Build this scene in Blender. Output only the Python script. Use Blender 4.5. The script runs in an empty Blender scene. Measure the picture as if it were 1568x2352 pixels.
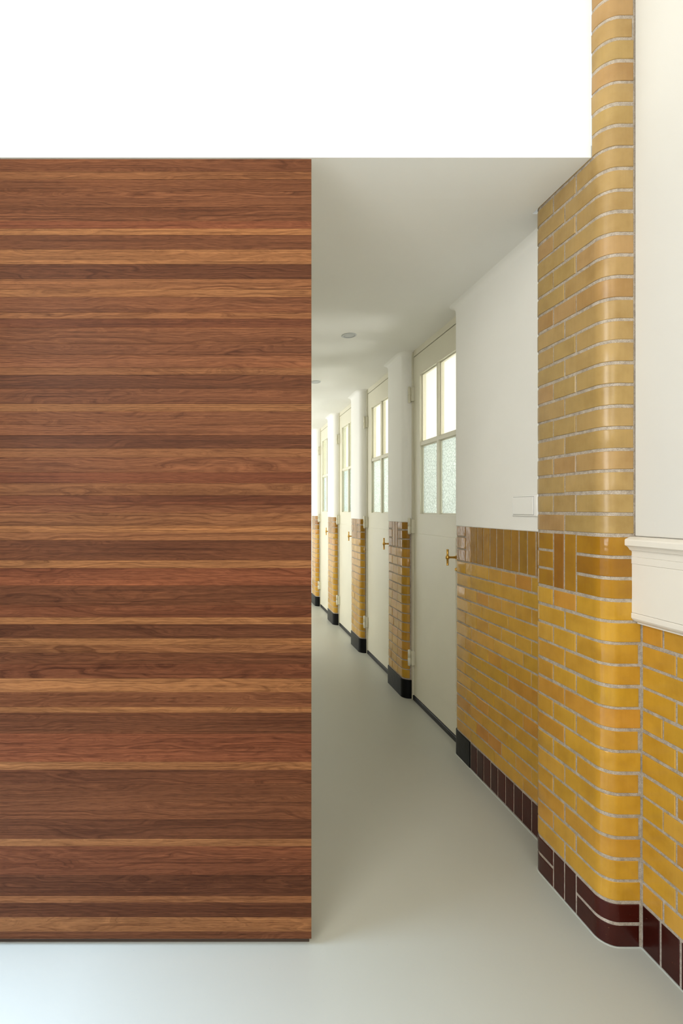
import bpy, bmesh, math, random
from mathutils import Vector
random.seed(11)
scene = bpy.context.scene
COL = scene.collection

# ------------------------------------------------------------------ camera
cd = bpy.data.cameras.new('camera')
cam = bpy.data.objects.new('camera', cd); COL.objects.link(cam)
cam.location = (0, 0, 1.3); cam.rotation_euler = (math.pi/2, 0, 0)
cd.sensor_fit = 'VERTICAL'; cd.sensor_height = 36.0
cd.lens = 36.0*1140/2352
cd.shift_x = 271/2352; cd.shift_y = -6/2352
cd.clip_start = 0.02; cd.clip_end = 200
scene.camera = cam

# ------------------------------------------------------------------ light
world = bpy.data.worlds.new('world'); scene.world = world; world.use_nodes = True
bg = world.node_tree.nodes['Background']
bg.inputs[0].default_value = (0.80, 0.90, 1.0, 1); bg.inputs[1].default_value = 1.0
scene.view_settings.view_transform = 'Standard'
scene.view_settings.look = 'None'
scene.view_settings.gamma = 1.0
scene.view_settings.use_curve_mapping = False
scene.view_settings.exposure = 0.16

def window_light(name, loc, rot, sx, sy, power, col):
    """area lamp for daylight entering through one of the window openings"""
    l = bpy.data.lights.new(name, 'AREA'); l.shape = 'RECTANGLE'
    l.size = sx; l.size_y = sy; l.energy = power; l.color = col
    o = bpy.data.objects.new(name, l); COL.objects.link(o)
    o.location = loc; o.rotation_euler = rot
    return o
PI = math.pi
XL = -1.25           # window wall of the near room
YB = -4.6           # rear wall of the near room
ROOM_H = 3.7
DAY = (0.53, 0.71, 1.0)
WARM = (1.0, 0.95, 0.87)
# added sky lamp outside the low side window, tilted down onto the floor beside
window_light('added_sky_lamp', (XL-2.4, 0.95, 3.0), (0, -PI/2+math.radians(42), 0), 1.6, 2.5, 610, DAY)
window_light('daylight_side', (XL-0.02, -.74, 2.15), (0, -PI/2, 0), 2.1, 1.7, 85, (1.0, 0.97, 0.92))
window_light('daylight_rear', (-0.1, YB-0.02, 2.85), (PI/2, 0, 0), 2.0, 1.3, 44, WARM)
window_light('daylight_hall', (XL-0.02, 6.6, 1.3), (0, -PI/2, 0), 2.0, 3.6, 60, (1.0, 0.97, 0.90))

# ------------------------------------------------------------------ materials
def new_mat(name):
    m = bpy.data.materials.new(name); m.use_nodes = True
    nt = m.node_tree
    return m, nt, nt.nodes['Principled BSDF']
def N(nt, t, **kw):
    n = nt.nodes.new(t)
    for k, v in kw.items(): setattr(n, k, v)
    return n
def mixc(nt, typ, fac, a, b):
    n = N(nt, 'ShaderNodeMix', data_type='RGBA', blend_type=typ)
    for sock, v in ((n.inputs[0], fac), (n.inputs[6], a), (n.inputs[7], b)):
        if hasattr(v, 'links') or isinstance(v, bpy.types.NodeSocket): nt.links.new(v, sock)
        elif isinstance(v, (int, float)): sock.default_value = v
        else: sock.default_value = (*v, 1)
    return n.outputs[2]
def ramp(nt, src, stops, interp='LINEAR'):
    r = N(nt, 'ShaderNodeValToRGB'); e = r.color_ramp.elements
    r.color_ramp.interpolation = interp
    while len(e) < len(stops): e.new(0.5)
    for i, (p, c) in enumerate(stops):
        e[i].position = p; e[i].color = (*c, 1) if len(c) == 3 else c
    nt.links.new(src, r.inputs[0]); return r.outputs[0]
def noise(nt, vec, scale, detail=3, rough=0.5, dist=0.0):
    n = N(nt, 'ShaderNodeTexNoise'); n.inputs['Scale'].default_value = scale
    n.inputs['Detail'].default_value = detail; n.inputs['Roughness'].default_value = rough
    n.inputs['Distortion'].default_value = dist
    if vec is not None: nt.links.new(vec, n.inputs['Vector'])
    return n.outputs['Fac']
def bump(nt, src, bsdf, strength, dist):
    b = N(nt, 'ShaderNodeBump'); b.inputs['Strength'].default_value = strength
    b.inputs['Distance'].default_value = dist
    nt.links.new(src, b.inputs['Height']); nt.links.new(b.outputs[0], bsdf.inputs['Normal'])
def coords(nt, rnd=0.0):
    """object coordinates, shifted per object so alike pieces differ"""
    tc = N(nt, 'ShaderNodeTexCoord')
    if not rnd: return tc.outputs['Object']
    oi = N(nt, 'ShaderNodeObjectInfo')
    m = N(nt, 'ShaderNodeMath', operation='MULTIPLY'); m.inputs[1].default_value = rnd
    nt.links.new(oi.outputs['Random'], m.inputs[0])
    a = N(nt, 'ShaderNodeVectorMath', operation='ADD')
    nt.links.new(tc.outputs['Object'], a.inputs[0]); nt.links.new(m.outputs[0], a.inputs[1])
    return a.outputs[0]

def glazed(name, stops, rough=0.15, spec=0.42, coat=0.0, pits=0.35, wash=None, pitcol=(0.05, 0.03, 0.01)):
    m, nt, p = new_mat(name)
    v = coords(nt, 37.0)
    oi = N(nt, 'ShaderNodeObjectInfo')
    base = ramp(nt, oi.outputs['Random'], stops)
    n1 = noise(nt, v, 14, 4, 0.55)
    dark = ramp(nt, n1, [(0.30, (0.84, 0.80, 0.72)), (0.55, (1, 1, 1)), (0.75, (1.07, 1.05, 1.03))])
    c = mixc(nt, 'MULTIPLY', 1.0, base, dark)
    # long vertical glaze runs
    mp = N(nt, 'ShaderNodeMapping'); mp.inputs['Scale'].default_value = (120, 120, 9)
    nt.links.new(v, mp.inputs[0])
    n2 = noise(nt, mp.outputs[0], 1.0, 2, 0.5)
    c = mixc(nt, 'MULTIPLY', 0.28, c, ramp(nt, n2, [(0.35, (0.88, 0.86, 0.80)), (0.6, (1, 1, 1))]))
    # fired pits and iron specks
    n3 = noise(nt, v, 260, 2, 0.6)
    c = mixc(nt, 'MIX', ramp(nt, n3, [(0.715, (0, 0, 0)), (0.75, (pits,)*3)]), c, pitcol)
    nt.links.new(c, p.inputs['Base Color'])
    p.inputs['Roughness'].default_value = rough
    p.inputs['Specular IOR Level'].default_value = spec
    p.inputs['Coat Weight'].default_value = coat
    p.inputs['Coat Roughness'].default_value = 0.06
    nb = noise(nt, v, 28, 2, 0.5)
    bump(nt, nb, p, 0.25, 0.004)
    return m

M = {}
M['yellow'] = glazed('glazed_yellow_brick', [
    (0.00, (0.48, 0.245, 0.028)), (0.22, (0.52, 0.290, 0.032)), (0.45, (0.50, 0.270, 0.026)),
    (0.62, (0.47, 0.265, 0.024)), (0.78, (0.50, 0.238, 0.032)), (0.90, (0.54, 0.310, 0.042)), (1.0, (0.46, 0.198, 0.026))])
M['pale'] = glazed('glare_paled_yellow_brick', [  # upper pilaster: same yellow brick, reflected glare put into the paler colour
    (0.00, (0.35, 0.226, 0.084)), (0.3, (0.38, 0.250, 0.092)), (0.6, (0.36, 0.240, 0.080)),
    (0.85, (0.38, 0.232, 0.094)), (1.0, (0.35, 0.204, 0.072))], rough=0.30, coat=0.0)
M['ochre'] = glazed('dark_ochre_brick', [
    (0.00, (0.30, 0.140, 0.006)), (0.4, (0.34, 0.165, 0.008)), (0.75, (0.30, 0.150, 0.006)), (1.0, (0.26, 0.105, 0.006))], rough=0.12)
M['brown'] = glazed('oxblood_brick', [
    (0.00, (0.036, 0.0045, 0.0022)), (0.5, (0.050, 0.0060, 0.003)), (1.0, (0.030, 0.0040, 0.0022))],
    rough=0.25, spec=0.3, pits=0.5, pitcol=(0.30, 0.16, 0.08), coat=0.0)
M['black'] = glazed('black_plinth_glaze', [(0, (0.003, 0.0035, 0.004)), (1, (0.006, 0.0065, 0.007))],
    rough=0.35, spec=0.15, pits=0.2, pitcol=(0.1, 0.1, 0.1), coat=0.0)

def plain(name, col, rough, spec=0.5, nscale=None, amp=0.04, bstr=0.0, bdist=0.002, metal=0.0, bscale=None):
    m, nt, p = new_mat(name)
    v = coords(nt)
    if nscale:
        n1 = noise(nt, v, nscale, 4, 0.6)
        lo = tuple(c*(1-amp) for c in col); hi = tuple(min(1, c*(1+amp)) for c in col)
        nt.links.new(ramp(nt, n1, [(0.3, lo), (0.7, hi)]), p.inputs['Base Color'])
    else: p.inputs['Base Color'].default_value = (*col, 1)
    p.inputs['Roughness'].default_value = rough
    p.inputs['Specular IOR Level'].default_value = spec
    p.inputs['Metallic'].default_value = metal
    if bstr: bump(nt, noise(nt, v, bscale or 60, 3, 0.6), p, bstr, bdist)
    return m
M['plaster'] = plain('white_wall_plaster', (0.87, 0.86, 0.81), 0.75, 0.3, 3, 0.015, 0.05, 0.001)
M['lintel'] = plain('white_lintel_paint', (0.88, 0.87, 0.83), 0.7, 0.3, 2, 0.01, 0.03, 0.001)
M['ceiling'] = plain('white_ceiling_paint', (0.88, 0.87, 0.82), 0.8, 0.2, 2, 0.01, 0.03, 0.001)
M['cream'] = plain('cream_gloss_paint', (0.74, 0.70, 0.62), 0.38, 0.5, 5, 0.015, 0.03, 0.001)
M['door'] = plain('off_white_door_paint', (0.70, 0.67, 0.53), 0.36, 0.5, 4, 0.02, 0.05, 0.001, bscale=40)
M['switch'] = plain('white_switch_plastic', (0.87, 0.86, 0.82), 0.3, 0.5)
M['dark'] = plain('painted_gap_shade', (0.02, 0.02, 0.018), 0.6)
M['threshold'] = plain('black_rubber_threshold', (0.008, 0.008, 0.008), 0.45, 0.4)
M['brass'] = plain('aged_brass', (0.62, 0.36, 0.08), 0.26, 0.5, 30, 0.12, metal=1.0)
M['steel'] = plain('grey_spot_face', (0.58, 0.60, 0.60), 0.5, 0.5)
M['outside'] = plain('window_frame_paint', (0.75, 0.75, 0.73), 0.5)
M['sealant'] = plain('pale_grey_sealant', (0.40, 0.41, 0.36), 0.4)
M['flank'] = plain('off_white_flank_paint', (0.80, 0.78, 0.71), 0.6, 0.3, 6, 0.05)
M['warm'] = plain('warm_white_wall_paint', (0.65, 0.635, 0.59), 0.7, 0.3, 2, 0.012, 0.04, 0.001)
M['recess'] = plain('shadow_gap_wood', (0.05, 0.03, 0.02), 0.6)

def mortar_mat():
    m, nt, p = new_mat('grey_lime_mortar')
    v = coords(nt)
    a = noise(nt, v, 60, 5, 0.65)
    c = ramp(nt, a, [(0.25, (0.27, 0.23, 0.18)), (0.5, (0.42, 0.36, 0.29)), (0.75, (0.54, 0.475, 0.40))])
    g = noise(nt, v, 420, 2, 0.6)
    c = mixc(nt, 'MULTIPLY', 0.7, c, ramp(nt, g, [(0.32, (0.55, 0.52, 0.50)), (0.5, (1, 1, 1)), (0.72, (1.2, 1.2, 1.2))]))
    nt.links.new(c, p.inputs['Base Color'])
    p.inputs['Roughness'].default_value = 0.95; p.inputs['Specular IOR Level'].default_value = 0.15
    bump(nt, noise(nt, v, 300, 4, 0.7), p, 0.7, 0.003)
    return m
M['mortar'] = mortar_mat()

def floor_mat():
    m, nt, p = new_mat('grey_green_resin_floor')
    v = coords(nt)
    c = ramp(nt, noise(nt, v, 0.9, 3, 0.5), [(0.3, (0.43, 0.43, 0.37)), (0.7, (0.455, 0.455, 0.39))])
    s = noise(nt, v, 150, 1, 0.5)
    c = mixc(nt, 'MIX', ramp(nt, s, [(0.80, (0, 0, 0)), (0.82, (0.6, 0.6, 0.6))]), c, (0.30, 0.30, 0.27))
    nt.links.new(c, p.inputs['Base Color'])
    p.inputs['Roughness'].default_value = 0.40; p.inputs['Specular IOR Level'].default_value = 0.45
    bump(nt, noise(nt, v, 5, 2, 0.5), p, 0.04, 0.004)
    return m
M['floor'] = floor_mat()

def walnut():
    m, nt, p = new_mat('walnut_veneer')
    tc = N(nt, 'ShaderNodeTexCoord'); oi = N(nt, 'ShaderNodeObjectInfo')
    off = N(nt, 'ShaderNodeCombineXYZ')
    for i, k in enumerate((53.0, 0.0, 17.0)):
        mm = N(nt, 'ShaderNodeMath', operation='MULTIPLY'); mm.inputs[1].default_value = k
        nt.links.new(oi.outputs['Random'], mm.inputs[0]); nt.links.new(mm.outputs[0], off.inputs[i])
    add = N(nt, 'ShaderNodeVectorMath', operation='ADD')
    nt.links.new(tc.outputs['Object'], add.inputs[0]); nt.links.new(off.outputs[0], add.inputs[1])
    v = add.outputs[0]
    def mapped(sx, sz, src=v):
        mp = N(nt, 'ShaderNodeMapping'); mp.inputs['Scale'].default_value = (sx, 1, sz)
        nt.links.new(src, mp.inputs[0]); return mp.outputs[0]
    # figure: slow wandering growth rings, cut at a shallow angle
    warp = noise(nt, mapped(1.7, 9.0), 1.0, 3, 0.55)
    sep = N(nt, 'ShaderNodeSeparateXYZ'); nt.links.new(v, sep.inputs[0])
    m1 = N(nt, 'ShaderNodeMath', operation='MULTIPLY'); m1.inputs[1].default_value = 0.20; nt.links.new(warp, m1.inputs[0])
    m2 = N(nt, 'ShaderNodeMath', operation='ADD'); nt.links.new(sep.outputs[2], m2.inputs[0]); nt.links.new(m1.outputs[0], m2.inputs[1])
    cb = N(nt, 'ShaderNodeCombineXYZ'); nt.links.new(m2.outputs[0], cb.inputs[2])
    mm3 = N(nt, 'ShaderNodeMath', operation='MULTIPLY'); mm3.inputs[1].default_value = 0.03
    nt.links.new(sep.outputs[0], mm3.inputs[0]); nt.links.new(mm3.outputs[0], cb.inputs[0])
    rings = noise(nt, mapped(1.0, 150.0, cb.outputs[0]), 1.0, 5, 0.65)
    col = mixc(nt, 'MULTIPLY', 1.0, oi.outputs['Color'],
               ramp(nt, rings, [(0.28, (0.42, 0.36, 0.34)), (0.42, (0.78, 0.75, 0.74)), (0.55, (1.03, 1.03, 1.03)), (0.75, (1.28, 1.30, 1.30))]))
    # broad colour drift along the length
    col = mixc(nt, 'MULTIPLY', 1.0, col, ramp(nt, noise(nt, mapped(1.2, 14), 1.0, 3, 0.5),
               [(0.3, (0.80, 0.76, 0.74)), (0.5, (1, 1, 1)), (0.72, (1.18, 1.15, 1.10))]))
    # long fine streaks
    st = noise(nt, mapped(1.6, 330), 1.0, 3, 0.6)
    col = mixc(nt, 'MULTIPLY', 0.8, col, ramp(nt, st, [(0.30, (0.40, 0.34, 0.31)), (0.47, (1, 1, 1)), (0.70, (1.42, 1.40, 1.36))]))
    # fine pores
    pores = noise(nt, mapped(26, 900), 1.0, 2, 0.6)
    col = mixc(nt, 'MULTIPLY', 0.75, col, ramp(nt, pores, [(0.34, (0.50, 0.45, 0.42)), (0.5, (1, 1, 1)), (0.7, (1.2, 1.2, 1.18))]))
    nt.links.new(col, p.inputs['Base Color'])
    p.inputs['Roughness'].default_value = 0.42; p.inputs['Specular IOR Level'].default_value = 0.10
    bump(nt, pores, p, 0.08, 0.0006)
    return m
M['walnut'] = walnut()

def clear_glass():
    m, nt, p = new_mat('clear_window_glass')
    out = nt.nodes['Material Output']
    t = N(nt, 'ShaderNodeBsdfTransparent'); g = N(nt, 'ShaderNodeBsdfGlossy'); g.inputs['Roughness'].default_value = 0.02
    t.inputs[0].default_value = (0.96, 0.97, 0.96, 1)
    f = N(nt, 'ShaderNodeFresnel'); f.inputs[0].default_value = 1.5
    mx = N(nt, 'ShaderNodeMixShader')
    geo = N(nt, 'ShaderNodeNewGeometry')      # only the outer face of the pane mirrors
    inv = N(nt, 'ShaderNodeMath', operation='SUBTRACT'); inv.inputs[0].default_value = 1.0
    nt.links.new(geo.outputs['Backfacing'], inv.inputs[1])
    mu = N(nt, 'ShaderNodeMath', operation='MULTIPLY')
    nt.links.new(f.outputs[0], mu.inputs[0]); nt.links.new(inv.outputs[0], mu.inputs[1])
    nt.links.new(mu.outputs[0], mx.inputs[0]); nt.links.new(t.outputs[0], mx.inputs[1]); nt.links.new(g.outputs[0], mx.inputs[2])
    nt.links.new(mx.outputs[0], out.inputs[0]); nt.nodes.remove(p)
    return m
M['glass'] = clear_glass()
def hammered_glass():
    m, nt, p = new_mat('hammered_obscure_glass')
    out = nt.nodes['Material Output']
    tc = N(nt, 'ShaderNodeTexCoord')
    mp = N(nt, 'ShaderNodeMapping'); mp.inputs['Scale'].default_value = (1, 1, 0.62)
    nt.links.new(tc.outputs['Object'], mp.inputs[0])
    vo = N(nt, 'ShaderNodeTexVoronoi', feature='DISTANCE_TO_EDGE'); vo.inputs['Scale'].default_value = 85
    nt.links.new(mp.outputs[0], vo.inputs['Vector'])
    edge = ramp(nt, vo.outputs['Distance'], [(0.0, (0, 0, 0)), (0.22, (1, 1, 1))])
    b = N(nt, 'ShaderNodeBump'); b.inputs['Strength'].default_value = 0.9; b.inputs['Distance'].default_value = 0.004
    nt.links.new(edge, b.inputs['Height'])
    cc = ramp(nt, vo.outputs['Distance'], [(0.0, (0.44, 0.48, 0.46)), (0.10, (0.70, 0.745, 0.725)), (0.3, (0.77, 0.815, 0.795))])
    tl = N(nt, 'ShaderNodeBsdfTranslucent'); nt.links.new(cc, tl.inputs[0]); nt.links.new(b.outputs[0], tl.inputs['Normal'])
    rf = N(nt, 'ShaderNodeBsdfRefraction'); rf.inputs['IOR'].default_value = 1.15; rf.inputs['Roughness'].default_value = 0.35
    nt.links.new(cc, rf.inputs[0]); nt.links.new(b.outputs[0], rf.inputs['Normal'])
    gl = N(nt, 'ShaderNodeBsdfGlossy'); gl.inputs['Roughness'].default_value = 0.12; nt.links.new(b.outputs[0], gl.inputs['Normal'])
    m1 = N(nt, 'ShaderNodeMixShader'); m1.inputs[0].default_value = 0.45
    nt.links.new(tl.outputs[0], m1.inputs[1]); nt.links.new(rf.outputs[0], m1.inputs[2])
    m2 = N(nt, 'ShaderNodeMixShader'); m2.inputs[0].default_value = 0.06
    nt.links.new(m1.outputs[0], m2.inputs[1]); nt.links.new(gl.outputs[0], m2.inputs[2])
    nt.links.new(m2.outputs[0], out.inputs[0]); nt.nodes.remove(p)
    return m
M['hammered'] = hammered_glass()

# ------------------------------------------------------------------ helpers
def wloc(o):
    v = Vector(o.location)
    while o.parent: o = o.parent; v += Vector(o.location)
    return v
def mesh_obj(name, verts, faces, mat, parent=None, smooth=False, origin=None):
    """verts in world metres; origin at the piece's own centre; child kept where it stands"""
    if origin is None:
        n = len(verts)
        lo = [min(v[i] for v in verts) for i in range(3)]; hi = [max(v[i] for v in verts) for i in range(3)]
        origin = Vector(((lo[0]+hi[0])/2, (lo[1]+hi[1])/2, (lo[2]+hi[2])/2 if parent else lo[2]))
    origin = Vector(origin)
    me = bpy.data.meshes.new(name)
    me.from_pydata([tuple(Vector(v)-origin) for v in verts], [], faces)
    me.materials.append(M[mat])
    bm = bmesh.new(); bm.from_mesh(me); bmesh.ops.recalc_face_normals(bm, faces=bm.faces[:]); bm.to_mesh(me); bm.free()
    if smooth:
        for p in me.polygons: p.use_smooth = True
    o = bpy.data.objects.new(name, me); COL.objects.link(o)
    if parent is not None:
        o.parent = parent; o.location = origin - wloc(parent)
    else: o.location = origin
    return o
def empty(name, loc):
    o = bpy.data.objects.new(name, None); COL.objects.link(o); o.location = loc; o.empty_display_size = 0.1
    return o
def tag(o, label, cat, group=None, kind=None):
    o['label'] = label; o['category'] = cat
    if group: o['group'] = group
    if kind: o['kind'] = kind
    return o
BOXF = [(0,1,3,2),(4,6,7,5),(0,4,5,1),(2,3,7,6),(0,2,6,4),(1,5,7,3)]
def box_vf(x0, x1, y0, y1, z0, z1):
    return [(x, y, z) for x in (x0, x1) for y in (y0, y1) for z in (z0, z1)], BOXF
def merge(lst):
    V, F = [], []
    for v, f in lst:
        k = len(V); V += v; F += [tuple(i+k for i in q) for q in f]
    return V, F
def box(name, x0, x1, y0, y1, z0, z1, mat, parent=None, bev=0.0, seg=1):
    v, f = box_vf(x0, x1, y0, y1, z0, z1)
    o = mesh_obj(name, v, f, mat, parent)
    if bev:
        bm = bmesh.new(); bm.from_mesh(o.data)
        bmesh.ops.bevel(bm, geom=bm.edges[:], offset=bev, segments=seg, affect='EDGES', profile=0.5)
        bm.to_mesh(o.data); bm.free()
        if seg > 1:
            for p in o.data.polygons: p.use_smooth = True
    return o
def lathe(axis_pts, axis, centre, seg=20):
    """axis_pts: list of (t, r) along axis ('x','y','z') from centre"""
    V, F = [], []
    for t, r in axis_pts:
        for k in range(seg):
            a = 2*PI*k/seg; u, w = r*math.cos(a), r*math.sin(a)
            p = {'x': (t, u, w), 'y': (u, t, w), 'z': (u, w, t)}[axis]
            V.append(tuple(centre[i]+p[i] for i in range(3)))
    for i in range(len(axis_pts)-1):
        for k in range(seg):
            a, b = i*seg+k, i*seg+(k+1) % seg
            F.append((a, b, b+seg, a+seg))
    F.append(tuple(range(seg))); F.append(tuple(range((len(axis_pts)-1)*seg, len(axis_pts)*seg)))
    return V, F
def lathe_obj(name, pts, axis, centre, mat, parent, seg=20):
    v, f = lathe(pts, axis, centre, seg)
    o = mesh_obj(name, v, f, mat, parent)
    for p in o.data.polygons: p.use_smooth = len(p.vertices) == 4
    return o
def prism_y(name, prof, y0, y1, mat, parent=None):
    """profile of (x,z) points extruded along y"""
    n = len(prof)
    V = [(x, y0, z) for x, z in prof] + [(x, y1, z) for x, z in prof]
    F = [(i, (i+1) % n, (i+1) % n+n, i+n) for i in range(n)] + [tuple(range(n)), tuple(range(n, 2*n))]
    return mesh_obj(name, V, F, mat, parent)

# --- a wall surface seen in plan: straight runs and bullnose arcs; "left" of travel is outward
class Path:
    def __init__(self, segs):
        # segs: ('l',p0,p1) or ('a',centre,r,a0,a1)
        self.segs = []; self.len = 0
        for s in segs:
            if s[0] == 'l': L = math.dist(s[1], s[2])
            else: L = abs(s[4]-s[3])*s[2]
            self.segs.append((self.len, L, s)); self.len += L
        self.breaks = [q[0] for q in self.segs[1:]]
    def at(self, s):
        for s0, L, g in self.segs:
            if s <= s0+L+1e-9 or g is self.segs[-1][2]:
                t = (s-s0)/L
                if g[0] == 'l':
                    (ax, ay), (bx, by) = g[1], g[2]; tx, ty = (bx-ax)/L, (by-ay)/L
                    return (ax+(bx-ax)*t, ay+(by-ay)*t), (-ty, tx)
                a = g[3]+(g[4]-g[3])*t
                return (g[1][0]+g[2]*math.cos(a), g[1][1]+g[2]*math.sin(a)), (math.cos(a), math.sin(a))
    def samples(self, a, b, step=0.0075):
        out = [a]
        for s0, L, g in self.segs:
            e = s0+L
            if e <= a or s0 >= b: continue
            lo, hi = max(a, s0), min(b, e)
            if g[0] == 'a':
                n = max(2, int((hi-lo)/step)); out += [lo+(hi-lo)*i/n for i in range(1, n+1)]
            else: out.append(hi)
        r = [out[0]]
        for s in out[1:]:
            if s-r[-1] > 1e-5: r.append(s)
        return r
def pier_path(x0, xr, y0, y1, r):
    return Path([('l', (xr, y0), (x0+r, y0)), ('a', (x0+r, y0+r), r, 1.5*PI, PI),
                 ('l', (x0, y0+r), (x0, y1-r)), ('a', (x0+r, y1-r), r, PI, 0.5*PI), ('l', (x0+r, y1), (xr, y1))])

def surface(path, a, b, rows, depth=None):
    """rows: list of (z, outward offset); returns verts, faces of an open sheet, or a solid if depth given"""
    ss = path.samples(a, b); n = len(ss); V, F = [], []
    for z, o in rows:
        for s in ss:
            (x, y), (nx, ny) = path.at(s); V.append((x+nx*o, y+ny*o, z))
    for j in range(len(rows)-1):
        for i in range(n-1):
            F.append((j*n+i, j*n+i+1, (j+1)*n+i+1, (j+1)*n+i))
    return V, F
def brick(name, path, s0, s1, z0, z1, mat, parent, jh=0.005, jv=0.003, thick=0.03, bev=0.0015, out=0.0, jit=1.0):
    """one brick: follows the path (so a bullnose brick is curved), arrises eased, set slightly uneven"""
    R = random.uniform
    a = s0+jv+R(-.0006, .0008)*jit; b = s1-jv+R(-.0008, .0006)*jit
    lo = z0+jh+R(-.0010, .0010)*jit; hi = z1-jh+R(-.0010, .0010)*jit
    ss = [a]+[s for s in path.samples(a+bev, b-bev)]+[b]
    n = len(ss); zs = [lo, lo+bev, hi-bev, hi]
    o0 = out+R(-.0008, .0008)*jit; tz = R(-.0007, .0007)*jit; ts = R(-.0007, .0007)*jit
    dz0, dz1 = R(-.0008, .0008)*jit, R(-.0008, .0008)*jit
    V, F = [], []
    for j, z in enumerate(zs):
        for i, s in enumerate(ss):
            (x, y), (nx, ny) = path.at(s)
            u = (i/(n-1)-.5)*2; w = (j/3-.5)*2
            o = o0+tz*w+ts*u - (bev*.8 if (i in (0, n-1) or j in (0, 3)) else 0)
            V.append((x+nx*o, y+ny*o, z+(dz0 if u < 0 else dz1)*abs(u)))
    for j in range(3):
        for i in range(n-1): F.append((j*n+i, j*n+i+1, (j+1)*n+i+1, (j+1)*n+i))
    # returns into the mortar bed
    rim = list(range(n))+[j*n+n-1 for j in (1, 2)]+[3*n+i for i in range(n-1, -1, -1)]+[j*n for j in (2, 1)]
    k = len(V)
    def ij(q): return q % n, q//n
    for q in rim:
        i, j = ij(q); (x, y), (nx, ny) = path.at(ss[i]); d = -thick
        V.append((x+nx*d, y+ny*d, V[q][2]))
    m = len(rim)
    for t in range(m): F.append((rim[t], rim[(t+1) % m], k+(t+1) % m, k+t))
    o = mesh_obj(name, V, F, mat, parent)
    curved = any(s0+1e-6 < br < s1-1e-6 for br in path.breaks)
    if curved:
        for p in o.data.polygons: p.use_smooth = True
        o.data.set_sharp_from_angle(angle=math.radians(28))
    return o

# ------------------------------------------------------------------ dimensions of the place
XW = 1.2385                 # brick face of the right-hand wall
XP = 1.130                  # face of the projecting pilaster
XD = 1.300                  # face of the doors
R0 = 0.045                  # bullnose radius
YP0, YP1 = 1.4717, 1.818    # pilaster
YL = 1.5266                 # face of the beam over the passage
ZC = 2.382                  # passage ceiling
YEND = 9.2
CZ, Z0 = 0.0641, 0.0045     # brick course
def zc(k): return Z0+CZ*k if k > 0 else -0.002
WALL_END = 2.672
PER = 1.08
PIER0, PIER_W = 3.415, 0.347
ZBAND = zc(19)-0.011        # plaster begins

# ------------------------------------------------------------------ structure: floor, ceilings, room shell
fl = mesh_obj('floor', [(XL-.3, YB-.3, 0), (3.2, YB-.3, 0), (3.2, YEND+.3, 0), (XL-.3, YEND+.3, 0),
                        (XL-.3, YB-.3, -.1), (3.2, YB-.3, -.1), (3.2, YEND+.3, -.1), (XL-.3, YEND+.3, -.1)],
              [(0,1,2,3), (4,7,6,5), (0,4,5,1), (1,5,6,2), (2,6,7,3), (3,7,4,0)], 'floor', origin=(0, 0, 0))
tag(fl, 'smooth grey-green poured resin floor', 'floor', kind='structure')

v, f = merge([box_vf(XL, XP, YL+.2, YP1, ZC, ZC+.25), box_vf(XL, 3.0, YP1, YEND, ZC, ZC+.25)])
ce = tag(mesh_obj('ceiling', v, f, 'ceiling'), 'low white plaster ceiling over the passage', 'ceiling', kind='structure')
ch = tag(box('ceiling_high', XL, 1.6, YB, YL, ROOM_H, ROOM_H+.1, 'ceiling'), 'high white ceiling of the front room', 'ceiling', kind='structure')
wf = tag(box('wall_front', XL, XP, YL, YL+.2, ZC, ROOM_H, 'ceiling'), 'blank white wall above the walnut panel and the passage', 'wall', kind='structure')

def wall_x(name, x0, x1, y0, y1, z1, holes, mat, label):
    """a wall along y with rectangular openings (ya, yb, za, zb)"""
    parts = []; y = y0
    for ya, yb, za, zb in sorted(holes):
        parts.append(box_vf(x0, x1, y, ya, 0, z1))
        parts.append(box_vf(x0, x1, ya, yb, 0, za)); parts.append(box_vf(x0, x1, ya, yb, zb, z1)); y = yb
    parts.append(box_vf(x0, x1, y, y1, 0, z1))
    v, f = merge(parts)
    return tag(mesh_obj(name, v, f, mat), label, 'wall', kind='structure')
wall_x('wall_left', XL-.2, XL, YB, YEND, ROOM_H+.1, [(-1.6, .12, 1.1, 3.2), (.2, 1.45, .03, 1.38), (4.8, 8.4, .3, 2.3)], 'plaster', 'white wall with tall windows opposite the brickwork')
v, f = merge([box_vf(XL, -1.1, YB-.2, YB, 0, ROOM_H), box_vf(.9, 1.5, YB-.2, YB, 0, ROOM_H),
              box_vf(-1.1, .9, YB-.2, YB, 0, 2.2), box_vf(-1.1, .9, YB-.2, YB, 3.5, ROOM_H)])
tag(mesh_obj('wall_back', v, f, 'plaster'), 'white rear wall of the front room with a wide window', 'wall', kind='structure')
tag(box('wall_end', XL, 3.0, YEND, YEND+.2, 0, ZC, 'plaster'), 'white wall closing the far end of the passage', 'wall', kind='structure')

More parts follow.
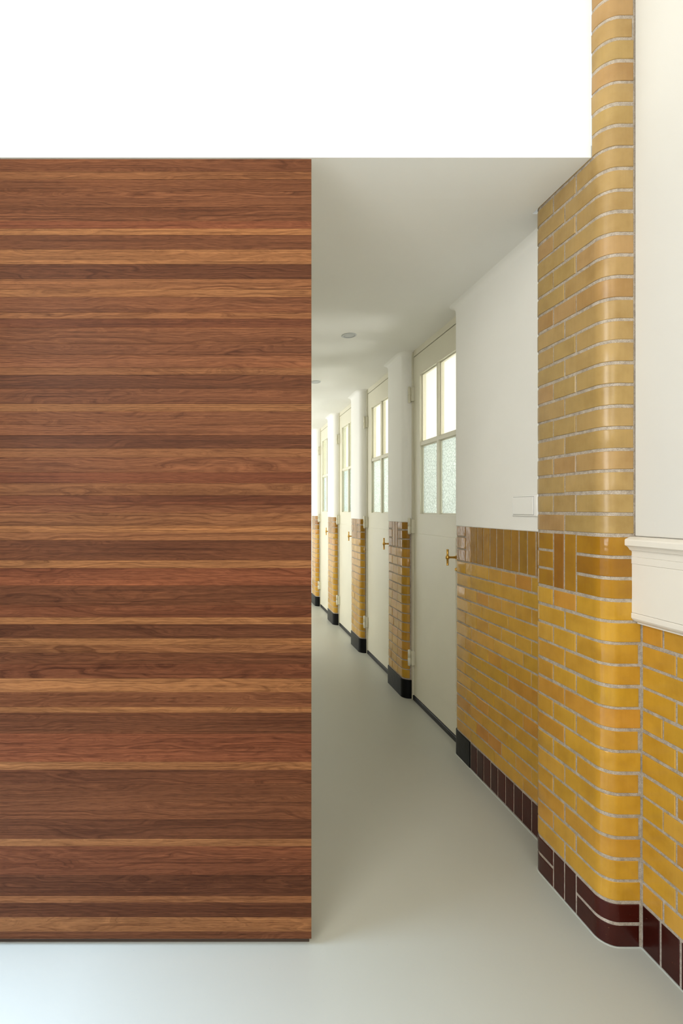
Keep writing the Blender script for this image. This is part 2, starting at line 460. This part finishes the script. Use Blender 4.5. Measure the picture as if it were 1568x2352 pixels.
def window(name, label, axis, c, a0, a1, z0, z1, nv, nh):
    root = tag(empty(name, (c, a0, z0) if axis == 'y' else (a0, c, z0)), label, 'window', kind='structure')
    def bar(nm, p0, p1, q0, q1):
        if axis == 'y': box(nm, c-.03, c+.03, p0, p1, q0, q1, 'outside', root)
        else: box(nm, p0, p1, c-.03, c+.03, q0, q1, 'outside', root)
    bar('window_frame', a0, a1, z0, z0+.06); bar('window_frame', a0, a1, z1-.06, z1)
    for i in range(nv+1):
        p = a0+(a1-a0)*i/nv; bar('mullion', max(a0, p-.03), min(a1, p+.03), z0+.06, z1-.06)
    for j in range(1, nh):
        q = z0+(z1-z0)*j/nh; bar('transom', a0, a1, q-.02, q+.02)
    return root
window('window_1', 'unseen low white-framed window in the side wall, shaped to mask the added sky lamp', 'y', XL-.12, .2, 1.45, .03, 1.38, 1, 1)  # unseen opening, its head set to cut off the added sky lamp
window('window_9', 'tall white-framed window in the side wall, away from the walnut panel', 'y', XL-.12, -1.6, .12, 1.1, 3.2, 2, 2)
window('window_2', 'white-framed window lighting the far part of the passage', 'y', XL-.12, 4.8, 8.4, .3, 2.3, 3, 1)
window('window_3', 'high white-framed window in the rear wall', 'x', YB-.12, -1.1, .9, 2.2, 3.5, 2, 1)

# ------------------------------------------------------------------ right-hand wall of the front room
def core(name, path, a, b, z0, z1, mat, off, parent=None, back=0.05, rows=None):
    """mortar bed or plaster coat: sheet with a back, ends and top so that it is solid"""
    ss = path.samples(a, b); n = len(ss)
    rows = rows or [(z0, off), (z1, off)]
    V, F = surface(path, a, b, rows)
    k = len(V)
    for z in (rows[0][0], rows[-1][0]):
        for s in ss:
            (x, y), (nx, ny) = path.at(s); V.append((x-nx*back, y-ny*back, z))
    top = (len(rows)-1)*n
    for i in range(n-1):
        F.append((i, k+i, k+i+1, i+1)); F.append((top+i, top+i+1, k+n+i+1, k+n+i)); F.append((k+i, k+n+i, k+n+i+1, k+i+1))
    F.append(tuple([j*n for j in range(len(rows))]+[k+n, k])); F.append(tuple([j*n+n-1 for j in range(len(rows)-1, -1, -1)]+[k+n-1, k+2*n-1][:0]+[k+n-1, k+2*n-1]))
    o = mesh_obj(name, V, F, mat, parent)
    for p in o.data.polygons: p.use_smooth = True
    o.data.set_sharp_from_angle(angle=math.radians(28))
    return o

YR0 = 0.25
v, f = merge([box_vf(XW+.0022, XW+.20, YR0, YP0+.02, 0, 1.22), box_vf(XW+.004, XW+.20, YB, YR0, 0, 1.22)])
wr = tag(mesh_obj('wall_right', v, f, 'mortar'), 'yellow glazed brick wall below the cream dado board with white plaster above', 'wall', kind='structure')
box('plaster', 1.219, 1.45, YB, YP0-.0005, 1.2212, ROOM_H, 'warm', wr, bev=.002)
pr = Path([('l', (XW, YR0), (XW, YP0-.001))])
LR = pr.len
h = 0.1085
def row_from_end(start_piece, step, length):
    """joints measured back from the pilaster"""
    js = [0.0, start_piece]
    while js[-1] < length-.06: js.append(min(length, js[-1]+step))
    return js
for k in range(2, 15):
    if k % 2: js = row_from_end(.112, h, LR)
    elif (k//2) % 2: js = row_from_end(.071, 2*h, LR)
    else: js = row_from_end(.179, 2*h, LR)
    for a, b in zip(js, js[1:]): brick('brick', pr, LR-b, LR-a, zc(k), zc(k+1), 'yellow', wr)
js = row_from_end(.062, .062, LR)
for a, b in zip(js, js[1:]): brick('base_brick', pr, LR-b, LR-a, zc(0), zc(2), 'brown', wr)

# ------------------------------------------------------------------ projecting pilaster
pp = pier_path(XP, XW+.02, YP0, YP1, R0)
off0 = .02                                   # path starts behind the wall face
sA = pp.len
def s_of_y(y): return (XW+.02-XP-R0)+R0*PI/2+(y-YP0-R0)
sj1, sj2, sjm = s_of_y(1.593), s_of_y(1.703), s_of_y(1.646)
sbeam = s_of_y(YL)
S_R, S_F = off0, sA-off0
pil = core('brick_pilaster', pp, 0, sA, 0, ZC, 'mortar', -.0022, back=.02)
tag(pil, 'projecting pilaster of yellow glazed brick with rounded corner, rising past the white ceiling', 'pilaster')
core('mortar_bed', pp, 0, sbeam-.0005, ZC, ROOM_H, 'mortar', -.0022, pil, back=.02)
def pilaster_rows(path, parent, k0, k1, mat, joints, sR, sF, out=0.0):
    for k in range(k0, k1):
        js = [sR+(.006 if k % 2 and k < 16 else 0)]+joints[k % 2]+[sF]
        for a, b in zip(js, js[1:]): brick('brick', path, a, b, zc(k), zc(k+1), mat, parent, out=out)
PJ = {0: [sj1, sj2], 1: [sjm]}
def band(path, parent, joints, sR, sF, k0, k1, mat, nm):
    """rounded corner bricks one per course, two uprights between them"""
    a, b = joints; m = (a+b)/2
    for k in range(k0, k1):
        brick(nm, path, sR, a, zc(k), zc(k+1), mat, parent); brick(nm, path, b, sF, zc(k), zc(k+1), mat, parent)
    brick(nm, path, a, m, zc(k0), zc(k1), mat, parent); brick(nm, path, m, b, zc(k0), zc(k1), mat, parent)
band(pp, pil, (sj1, sj2), S_R+.002, S_F, 0, 2, 'brown', 'base_brick')
pilaster_rows(pp, pil, 2, 16, 'yellow', {1: [sj1, sj2], 0: [sjm]}, S_R-.001, S_F)
band(pp, pil, (sj1, sj2), S_R+.016, S_F, 16, 19, 'ochre', 'band_brick')
ktop = int((ZC-Z0)/CZ)
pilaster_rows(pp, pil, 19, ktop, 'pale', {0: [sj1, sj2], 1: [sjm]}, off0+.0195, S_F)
# course cut by the ceiling line
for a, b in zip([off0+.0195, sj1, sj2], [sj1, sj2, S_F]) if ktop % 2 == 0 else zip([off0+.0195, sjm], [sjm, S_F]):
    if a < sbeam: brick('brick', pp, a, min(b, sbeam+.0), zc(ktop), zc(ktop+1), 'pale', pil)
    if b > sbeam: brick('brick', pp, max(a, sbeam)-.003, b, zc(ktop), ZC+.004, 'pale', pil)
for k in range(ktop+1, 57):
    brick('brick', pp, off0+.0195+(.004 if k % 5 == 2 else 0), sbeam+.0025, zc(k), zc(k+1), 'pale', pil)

# ------------------------------------------------------------------ passage wall beyond the pilaster
wp = Path([('l', (XW, YP1-.01), (XW, WALL_END-R0)), ('a', (XW+R0, WALL_END-R0), R0, PI, PI/2), ('l', (XW+R0, WALL_END), (1.33, WALL_END))])
def sw(y): return y-(YP1-.01)
COVE = [(ZC-.034, 0), (ZC-.022, .0025), (ZC-.011, .009), (ZC-.004, .019), (ZC+.002, .036)]
def plaster_rows(off): return [(ZBAND, off-.003), (ZBAND+.003, off)]+[(z, off+o) for z, o in COVE]
wc = core('wall_passage', wp, 0, wp.len, 0, ZBAND+.02, 'mortar', -.0022, back=.02)
tag(wc, 'passage wall of yellow glazed brick under white plaster between pilaster and doors', 'wall', kind='structure')
core('plaster', wp, 0, wp.len, ZBAND, ZC, 'plaster', .004, wc, back=.02, rows=plaster_rows(.004))
EW = wp.len-.045
for k in range(2, 16):
    if k % 2: js = [2.541-h*i for i in range(7)]
    elif (k//2) % 2: js = [2.4895-2*h*i for i in range(4)]
    else: js = [2.4895, 2.4895-h, 2.4895-3*h, 2.4895-5*h, 2.4895-7*h]
    js = [EW]+[sw(y) for y in js if sw(y) > .03]+[0.0]
    for a, b in zip(js, js[1:]): brick('brick', wp, b, a, zc(k), zc(k+1), 'yellow', wc, jv=.0019, jh=.0042)
js = [2.541-.0572*i for i in range(13)]
js = [sw(y) for y in js if sw(y) > .03]+[0.0]
for a, b in zip(js, js[1:]): brick('band_brick', wp, b, a, zc(16), zc(19), 'ochre', wc)
for k in range(16, 19): brick('band_brick', wp, js[0], EW, zc(k), zc(k+1), 'ochre', wc)
js = [2.4895-.0614*i for i in range(12)]
js = [sw(y) for y in js if sw(y) > .03]+[0.0]
for a, b in zip(js, js[1:]): brick('base_brick', wp, b, a, zc(0), zc(2), 'brown', wc)
brick('plinth', wp, js[0], EW+.02, -.002, zc(2)-.002, 'black', wc, jh=0, out=.004, jit=0)['label'] = 'black glazed plinth at the door edge'

# ------------------------------------------------------------------ brick piers between the doors
def make_pier(y0):
    y1 = y0+PIER_W
    path = pier_path(XW, 1.33, y0, y1, R0)
    root = core('brick_pier', path, 0, path.len, 0, ZBAND+.02, 'mortar', -.0022, back=.02)
    core('plaster', path, 0, path.len, ZBAND, ZC, 'plaster', .004, root, back=.02, rows=plaster_rows(.004))
    def sy(y): return (1.33-XW-R0)+R0*PI/2+(y-y0-R0)
    c = (y0+y1)/2; j1, j2, jm = sy(c-.055), sy(c+.055), sy(c)
    E0, E1 = .046, path.len-.046
    for k in range(2, 16):
        # quoins alternate; one stretcher course in two is cut in three as in the passage wall
        js = {0: [j1, j2], 1: [jm], 2: [sy(c-.028), sy(c+.082)], 3: [sy(c-.082), sy(c+.028)]}[(k*7+(k//3)) % 4 if k % 2 else 0]
        js = [E0]+js+[E1]
        for a, b in zip(js, js[1:]): brick('brick', path, a, b, zc(k), zc(k+1), 'yellow', root, jv=.0016, jh=.0044)
    band(path, root, (j1, j2), E0, E1, 16, 19, 'ochre', 'band_brick')
    brick('plinth', path, .03, path.len-.03, -.002, zc(2)-.006, 'black', root, jh=0, out=.006, jit=0)['label'] = 'black glazed plinth'
    return root
pier = make_pier(PIER0)
def copy_tree(o, parent=None):
    c = o.copy(); COL.objects.link(c); c.parent = parent
    for q in list(o.children): copy_tree(q, c)
    return c
pier_labels = ['brick pier on black plinth between the door nearest the light switch and the next door',
               'second brick pier past the light switch, black plinth and white plaster top',
               'third brick pier past the light switch, black plinth and white plaster top',
               'fourth brick pier past the light switch, half hidden by the walnut panel']
piers = [pier]+[copy_tree(pier) for _ in range(3)]
for i, p in enumerate(piers):
    if i: p.location.y = pier.location.y+PER*i
    tag(p, pier_labels[i], 'pier', 'yellow brick piers between the passage doors')
YP_LAST = PIER0+PIER_W+PER*3
tag(box('wall_passage_far', XW+.1, XW+.3, YP_LAST+.002, YEND, 0, ZC, 'plaster'), 'white end stretch of the passage wall beyond the last pier', 'wall', kind='structure')

# ------------------------------------------------------------------ doors
def make_door(y0, y1, name):
    """y0 lock side, y1 hinge side"""
    root = empty(name, (XD+.02, (y0+y1)/2, 0))
    f0, f1 = y0+.018, y1-.023                   # leaf edges
    ztop = 2.336
    # frame
    v, f = merge([box_vf(1.287, 1.37, y0-.03, f0-.0015, 0, ZC), box_vf(1.292, 1.37, f1+.0025, y1+.03, 0, ZC), box_vf(1.299, 1.37, f0-.0015, f1+.002, ztop+.005, ZC)])
    mesh_obj('door_frame', v, f, 'door', root)
    v, f = merge([box_vf(1.339, 1.37, f0-.003, f0+.012, .034, ztop+.004), box_vf(1.339, 1.37, f1-.012, f1+.004, .034, ztop+.004), box_vf(1.339, 1.37, f0+.012, f1-.012, ztop-.012, ztop+.006)])
    mesh_obj('door_stop', v, f, 'door', root)
    # leaf built from stiles and rails around four panes
    S1 = .113; S0 = .066
    a, b = f0+S0, f1-S1; mw = .026; m0 = (a+b)/2-mw/2; m1 = m0+mw
    zg0, zm0, zm1, zg1 = 1.271, 1.720, 1.745, 2.192
    X1 = XD+.038
    v, f = merge([box_vf(XD, X1, f0, a, .034, ztop), box_vf(XD, X1, b, f1, .034, ztop),
                  box_vf(XD, X1, a, b, .034, zg0), box_vf(XD, X1, a, b, zg1, ztop)])
    leaf = mesh_obj('door_leaf', v, f, 'door', root)
    v, f = merge([box_vf(XD+.001, X1-.002, m0, m1, zg0, zg1), box_vf(XD+.001, X1-.002, a, m0, zm0, zm1), box_vf(XD+.001, X1-.002, m1, b, zm0, zm1)])
    mesh_obj('glazing_bar', v, f, 'door', leaf)
    XG = XD+.021
    for (p, q) in ((a, m0), (m1, b)):
        box('pane', XG, XG+.004, p-.002, q+.002, zm1-.002, zg1+.002, 'glass', leaf)['label'] = 'clear upper pane'
        box('pane', XG, XG+.004, p-.002, q+.002, zg0-.002, zm0+.002, 'hammered', leaf)['label'] = 'obscured textured lower pane'
        for zz0, zz1 in ((zg0, zm0), (zm1, zg1)):
            # mitred bead round each pane
            t = .007
            v, f = merge([box_vf(XG-.008, XG, p, p+t, zz0, zz1), box_vf(XG-.008, XG, q-t, q, zz0, zz1),
                          box_vf(XG-.008, XG, p+t, q-t, zz0, zz0+t), box_vf(XG-.008, XG, p+t, q-t, zz1-t, zz1)])
            mesh_obj('glazing_bead', v, f, 'door', leaf)
    # moulding frame round the whole glazed field
    t = .010
    v, f = merge([box_vf(XD-.003, XD, a-t, a, zg0-t, zg1+t), box_vf(XD-.003, XD, b, b+t, zg0-t, zg1+t),
                  box_vf(XD-.003, XD, a, b, zg0-t, zg0), box_vf(XD-.003, XD, a, b, zg1, zg1+t)])
    mesh_obj('glazing_moulding', v, f, 'door', leaf)
    box('cover_panel', XD-.003, XD+.002, f0+.085, f1-.10, .168, 1.14, 'door', leaf, bev=.0012)
    box('edge_strip', XD-.004, XD+.002, f0+.045, f0+.058, .23, 1.21, 'door', leaf, bev=.0015)
    # threshold
    box('threshold', 1.294, 1.375, y0-.02, y1+.02, -.002, .031, 'threshold', root, bev=.003)
    # three hinges on the far jamb
    for z in (.285, 1.185, 2.085):
        hg = box('hinge', 1.280, 1.301, f1-.016, f1+.012, z-.047, z+.047, 'door', root, bev=.0015)
        lathe_obj('knuckle', [(-.056, .003), (-.053, .0095), (-.002, .0105), (-.0015, .0080), (.0015, .0080), (.002, .0105), (.053, .0095), (.056, .003)],
                  'z', (1.272, f1+.006, z), 'door', hg, 14)
    # brass T handle
    yh, zh = f0+.062, 1.034
    hd = empty('handle', (XD, yh, zh)); hd.parent = root; hd.location = Vector((XD, yh, zh))-wloc(root)
    lathe_obj('rosette', [(.001, .019), (-.003, .019), (-.006, .016), (-.009, .011)], 'x', (XD, yh, zh), 'brass', hd, 24)
    lathe_obj('shank', [(-.008, .0100), (-.018, .0072), (-.034, .0058), (-.050, .0060), (-.058, .0065)], 'x', (XD, yh, zh), 'brass', hd, 16)
    lathe_obj('grip', [(-.045, .0035), (-.0445, .0058), (-.0415, .0062), (-.040, .0056), (-.011, .0056), (-.009, .0090), (0, .0105), (.009, .0090),
                       (.011, .0056), (.040, .0056), (.0415, .0062), (.0445, .0058), (.045, .0035)], 'z', (XD-.058, yh, zh), 'brass', hd, 16)
    lk = lathe_obj('lock_escutcheon', [(.001, .015), (-.003, .015), (-.006, .012), (-.012, .008), (-.016, .0075), (-.017, .004)], 'x', (XD, yh, .967), 'brass', root, 20)
    return root
dl = ['door beside the light switch wall, cream paint, four panes, brass T handle',
      'cream door between the first and second brick piers from the light switch',
      'cream door between the second and third brick piers from the light switch',
      'cream door between the third and fourth brick piers from the light switch']
d1 = make_door(WALL_END, PIER0, 'door_1')
d2 = make_door(PIER0+PIER_W, PIER0+PER, 'door_2')
doors = [d1, d2]
for i in (2, 3):
    d = copy_tree(d2); d.name = 'door_%d' % (i+1); d.location.y = d2.location.y+PER*(i-1); doors.append(d)
for d, l in zip(doors, dl): tag(d, l, 'door', 'cream panelled doors along the passage', kind='structure')

# cells behind the doors, each with its own window
XB = 2.75
cell_y = [1.9]+[PIER0+PIER_W/2+PER*i for i in range(4)]
for i, y in enumerate(cell_y):
    tag(box('wall_partition_%d' % (i+1), 1.375, XB, y-.05, y+.05, 0, ZC, 'plaster'), 'white partition behind the passage doors', 'wall', 'white partitions between the cells', kind='structure')
holes = [((a+b)/2-.3, (a+b)/2+.3, 1.0, 2.2) for a, b in zip(cell_y, cell_y[1:])]
wall_x('wall_rear_cells', XB, XB+.15, 1.85, YEND, ZC, holes, 'plaster', 'white outer wall of the cells behind the doors')
for i, (a, b, z0_, z1_) in enumerate(holes):
    wn = window('window_%d' % (i+4), 'small white-framed window behind a passage door', 'y', XB+.1, a, b, z0_, z1_, 1, 2)
    wn['group'] = 'windows behind the passage doors'
    window_light('daylight_cell', (XB+.16, (a+b)/2, 1.6), (0, PI/2, 0), 1.15,   .58, 42, (1.0, .985, .95) if i < 2 else (.93, 1.0, .98))

# ------------------------------------------------------------------ walnut panel on its cabinet
YW, XE, XW0 = 1.478, 0.2619, XL+.02
cab = empty('walnut_partition', (-.9, YW+.3, 0))
tag(cab, 'large freestanding partition clad in horizontal walnut strips', 'partition')
car = box('carcass', XW0, XE-.004, YL+.001, 4.62, .022, ZC-.004, 'flank', cab)
box('plinth', XW0, XE-.0045, YW+.0145, 4.60, -.001, .030, 'recess', cab)
pan = box('panel', XW0, XE, YW+.004, YL+.002, .0195, 2.3435, 'recess', cab); pan['label'] = 'walnut-clad front panel'
L_, M_, D_, R_ = (.222, .097, .038), (.152, .058, .025), (.098, .036, .016), (.150, .050, .022)
def bl(a, b, t): return tuple(a[i]*(1-t)+b[i]*t for i in range(3))
LM, MD, RD = bl(L_, M_, .5), bl(M_, D_, .5), bl(R_, D_, .5)
strips = [(365, MD), (394, LM), (412, M_), (440, M_), (476, MD), (508, R_), (525, L_), (540, MD), (573, L_), (607, D_), (641, LM), (665, L_), (682, M_),
          (718, LM), (732, RD), (752, M_), (789, MD), (815, M_), (845, LM), (861, D_), (892, MD), (928, L_), (945, M_), (975, M_), (1000, D_), (1030, LM), (1050, M_),
          (1085, R_), (1110, LM), (1138, RD), (1160, M_), (1178, LM), (1208, L_), (1223, LM), (1241, D_), (1287, L_), (1305, R_), (1345, D_), (1390, RD), (1418, L_),
          (1434, D_), (1466, L_), (1482, LM), (1500, D_), (1525, RD), (1558, L_), (1590, M_), (1624, L_), (1637, D_), (1685, R_), (1720, R_), (1750, L_), (1768, D_),
          (1800, MD), (1842, MD), (1882, D_), (1927, L_), (1944, RD), (1975, RD), (2010, D_), (2058, LM), (2074, D_), (2107, L_), (2140, MD), (2156.5, None)]
def zpan(y): return 1.3-(y-1170)*YW/1140
for (ya, c), (yb, _) in zip(strips, strips[1:]):
    o = box('wood_strip', XW0, XE, YW, YW+.006, zpan(yb)+.00012, zpan(ya)-.00012, 'walnut', pan, bev=.0003)
    j = random.uniform(.93, 1.07); o.color = (c[0]*j, c[1]*j, c[2]*j, 1)

# ------------------------------------------------------------------ dado board on the right-hand wall
led = empty('dado_board', (1.225, .6, .96))
tag(led, 'cream painted moulded board with projecting cap, fixed to the right-hand wall', 'dado board')
Y1 = YP0+.0005
prism_y('cap', [(1.2385, 1.2215), (1.205, 1.2185), (1.1905, 1.2125), (1.1890, 1.2085), (1.1890, 1.1945), (1.1915, 1.1925), (1.1965, 1.1900), (1.2005, 1.1850), (1.2035, 1.1800), (1.2080, 1.1785), (1.2080, 1.1765), (1.2385, 1.1765)], -1.2, Y1, 'cream', led)
prism_y('fascia', [(1.2385, 1.1765), (1.2100, 1.1765), (1.2095, 1.1610), (1.2110, 1.1595), (1.2095, 1.1580), (1.2095, 1.1400), (1.2115, 1.1385), (1.2385, 1.1385)], -1.2, Y1, 'cream', led)
prism_y('board', [(1.2385, 1.1385), (1.2110, 1.1385), (1.2105, 1.1370), (1.2105, .9955), (1.2115, .9945), (1.2385, .9945)], -1.2, Y1, 'cream', led)
prism_y('lower_moulding', [(1.2385, .9945), (1.2105, .9940), (1.2090, .9920), (1.2090, .9790), (1.2125, .9740), (1.2185, .9690), (1.2270, .9655), (1.2270, .9615), (1.2385, .9615)], -1.2, Y1, 'cream', led)

# ------------------------------------------------------------------ light switch
XS = XW-.004
sw_ = empty('light_switch', (XS, 2.028, 1.315)); tag(sw_, 'flat white double light switch on the plaster above the brick wall', 'light switch')
box('cover_plate', XS-.008, XS+.002, 1.945, 2.112, 1.272, 1.358, 'switch', sw_, bev=.003, seg=2)
box('rocker', XS-.0105, XS-.004, 1.964, 2.100, 1.279, 1.351, 'switch', sw_, bev=.0015)
box('shadow_gap', XS-.0083, XS-.004, 1.9630, 2.1010, 1.2780, 1.3520, 'dark', sw_)  # dark sheet proud of the plate, shade round the rocker as colour

# ------------------------------------------------------------------ ceiling spots
for i, y in enumerate((3.085, 4.21)):
    s = empty('ceiling_spot', (.78, y, ZC))
    tag(s, ['small round recessed spot in the passage ceiling beside the door next to the light switch', 'small round recessed spot deeper in the passage ceiling beside the second door'][i], 'ceiling light', 'recessed ceiling spots')
    lathe_obj('trim_ring', [(.004, .046), (-.002, .046), (-.004, .043), (-.004, .036), (.002, .034)], 'z', (.78, y, ZC), 'steel', s, 28)
    lathe_obj('lamp_face', [(.004, .034), (-.001, .034), (-.003, .024)], 'z', (.78, y, ZC), 'steel', s, 24)

# ------------------------------------------------------------------ sealant bead where brickwork meets the floor
def bead(name, path, a, b, off):
    rows = [(-.001, off+.0035), (.0012, off+.003), (.0025, off+.001)]
    o = core(name, path, a, b, 0, 0, 'sealant', 0, back=-(off-.003) if off > .003 else .004, rows=rows)
    tag(o, 'thin pale sealant line along the foot of the brickwork', 'trim', 'sealant lines', kind='structure')
bead('trim_1', pr, 0, pr.len, 0.0)
bead('trim_2', pp, .02, pp.len-.02, 0.0)
bead('trim_3', wp, 0.01, wp.len-.045, .004)
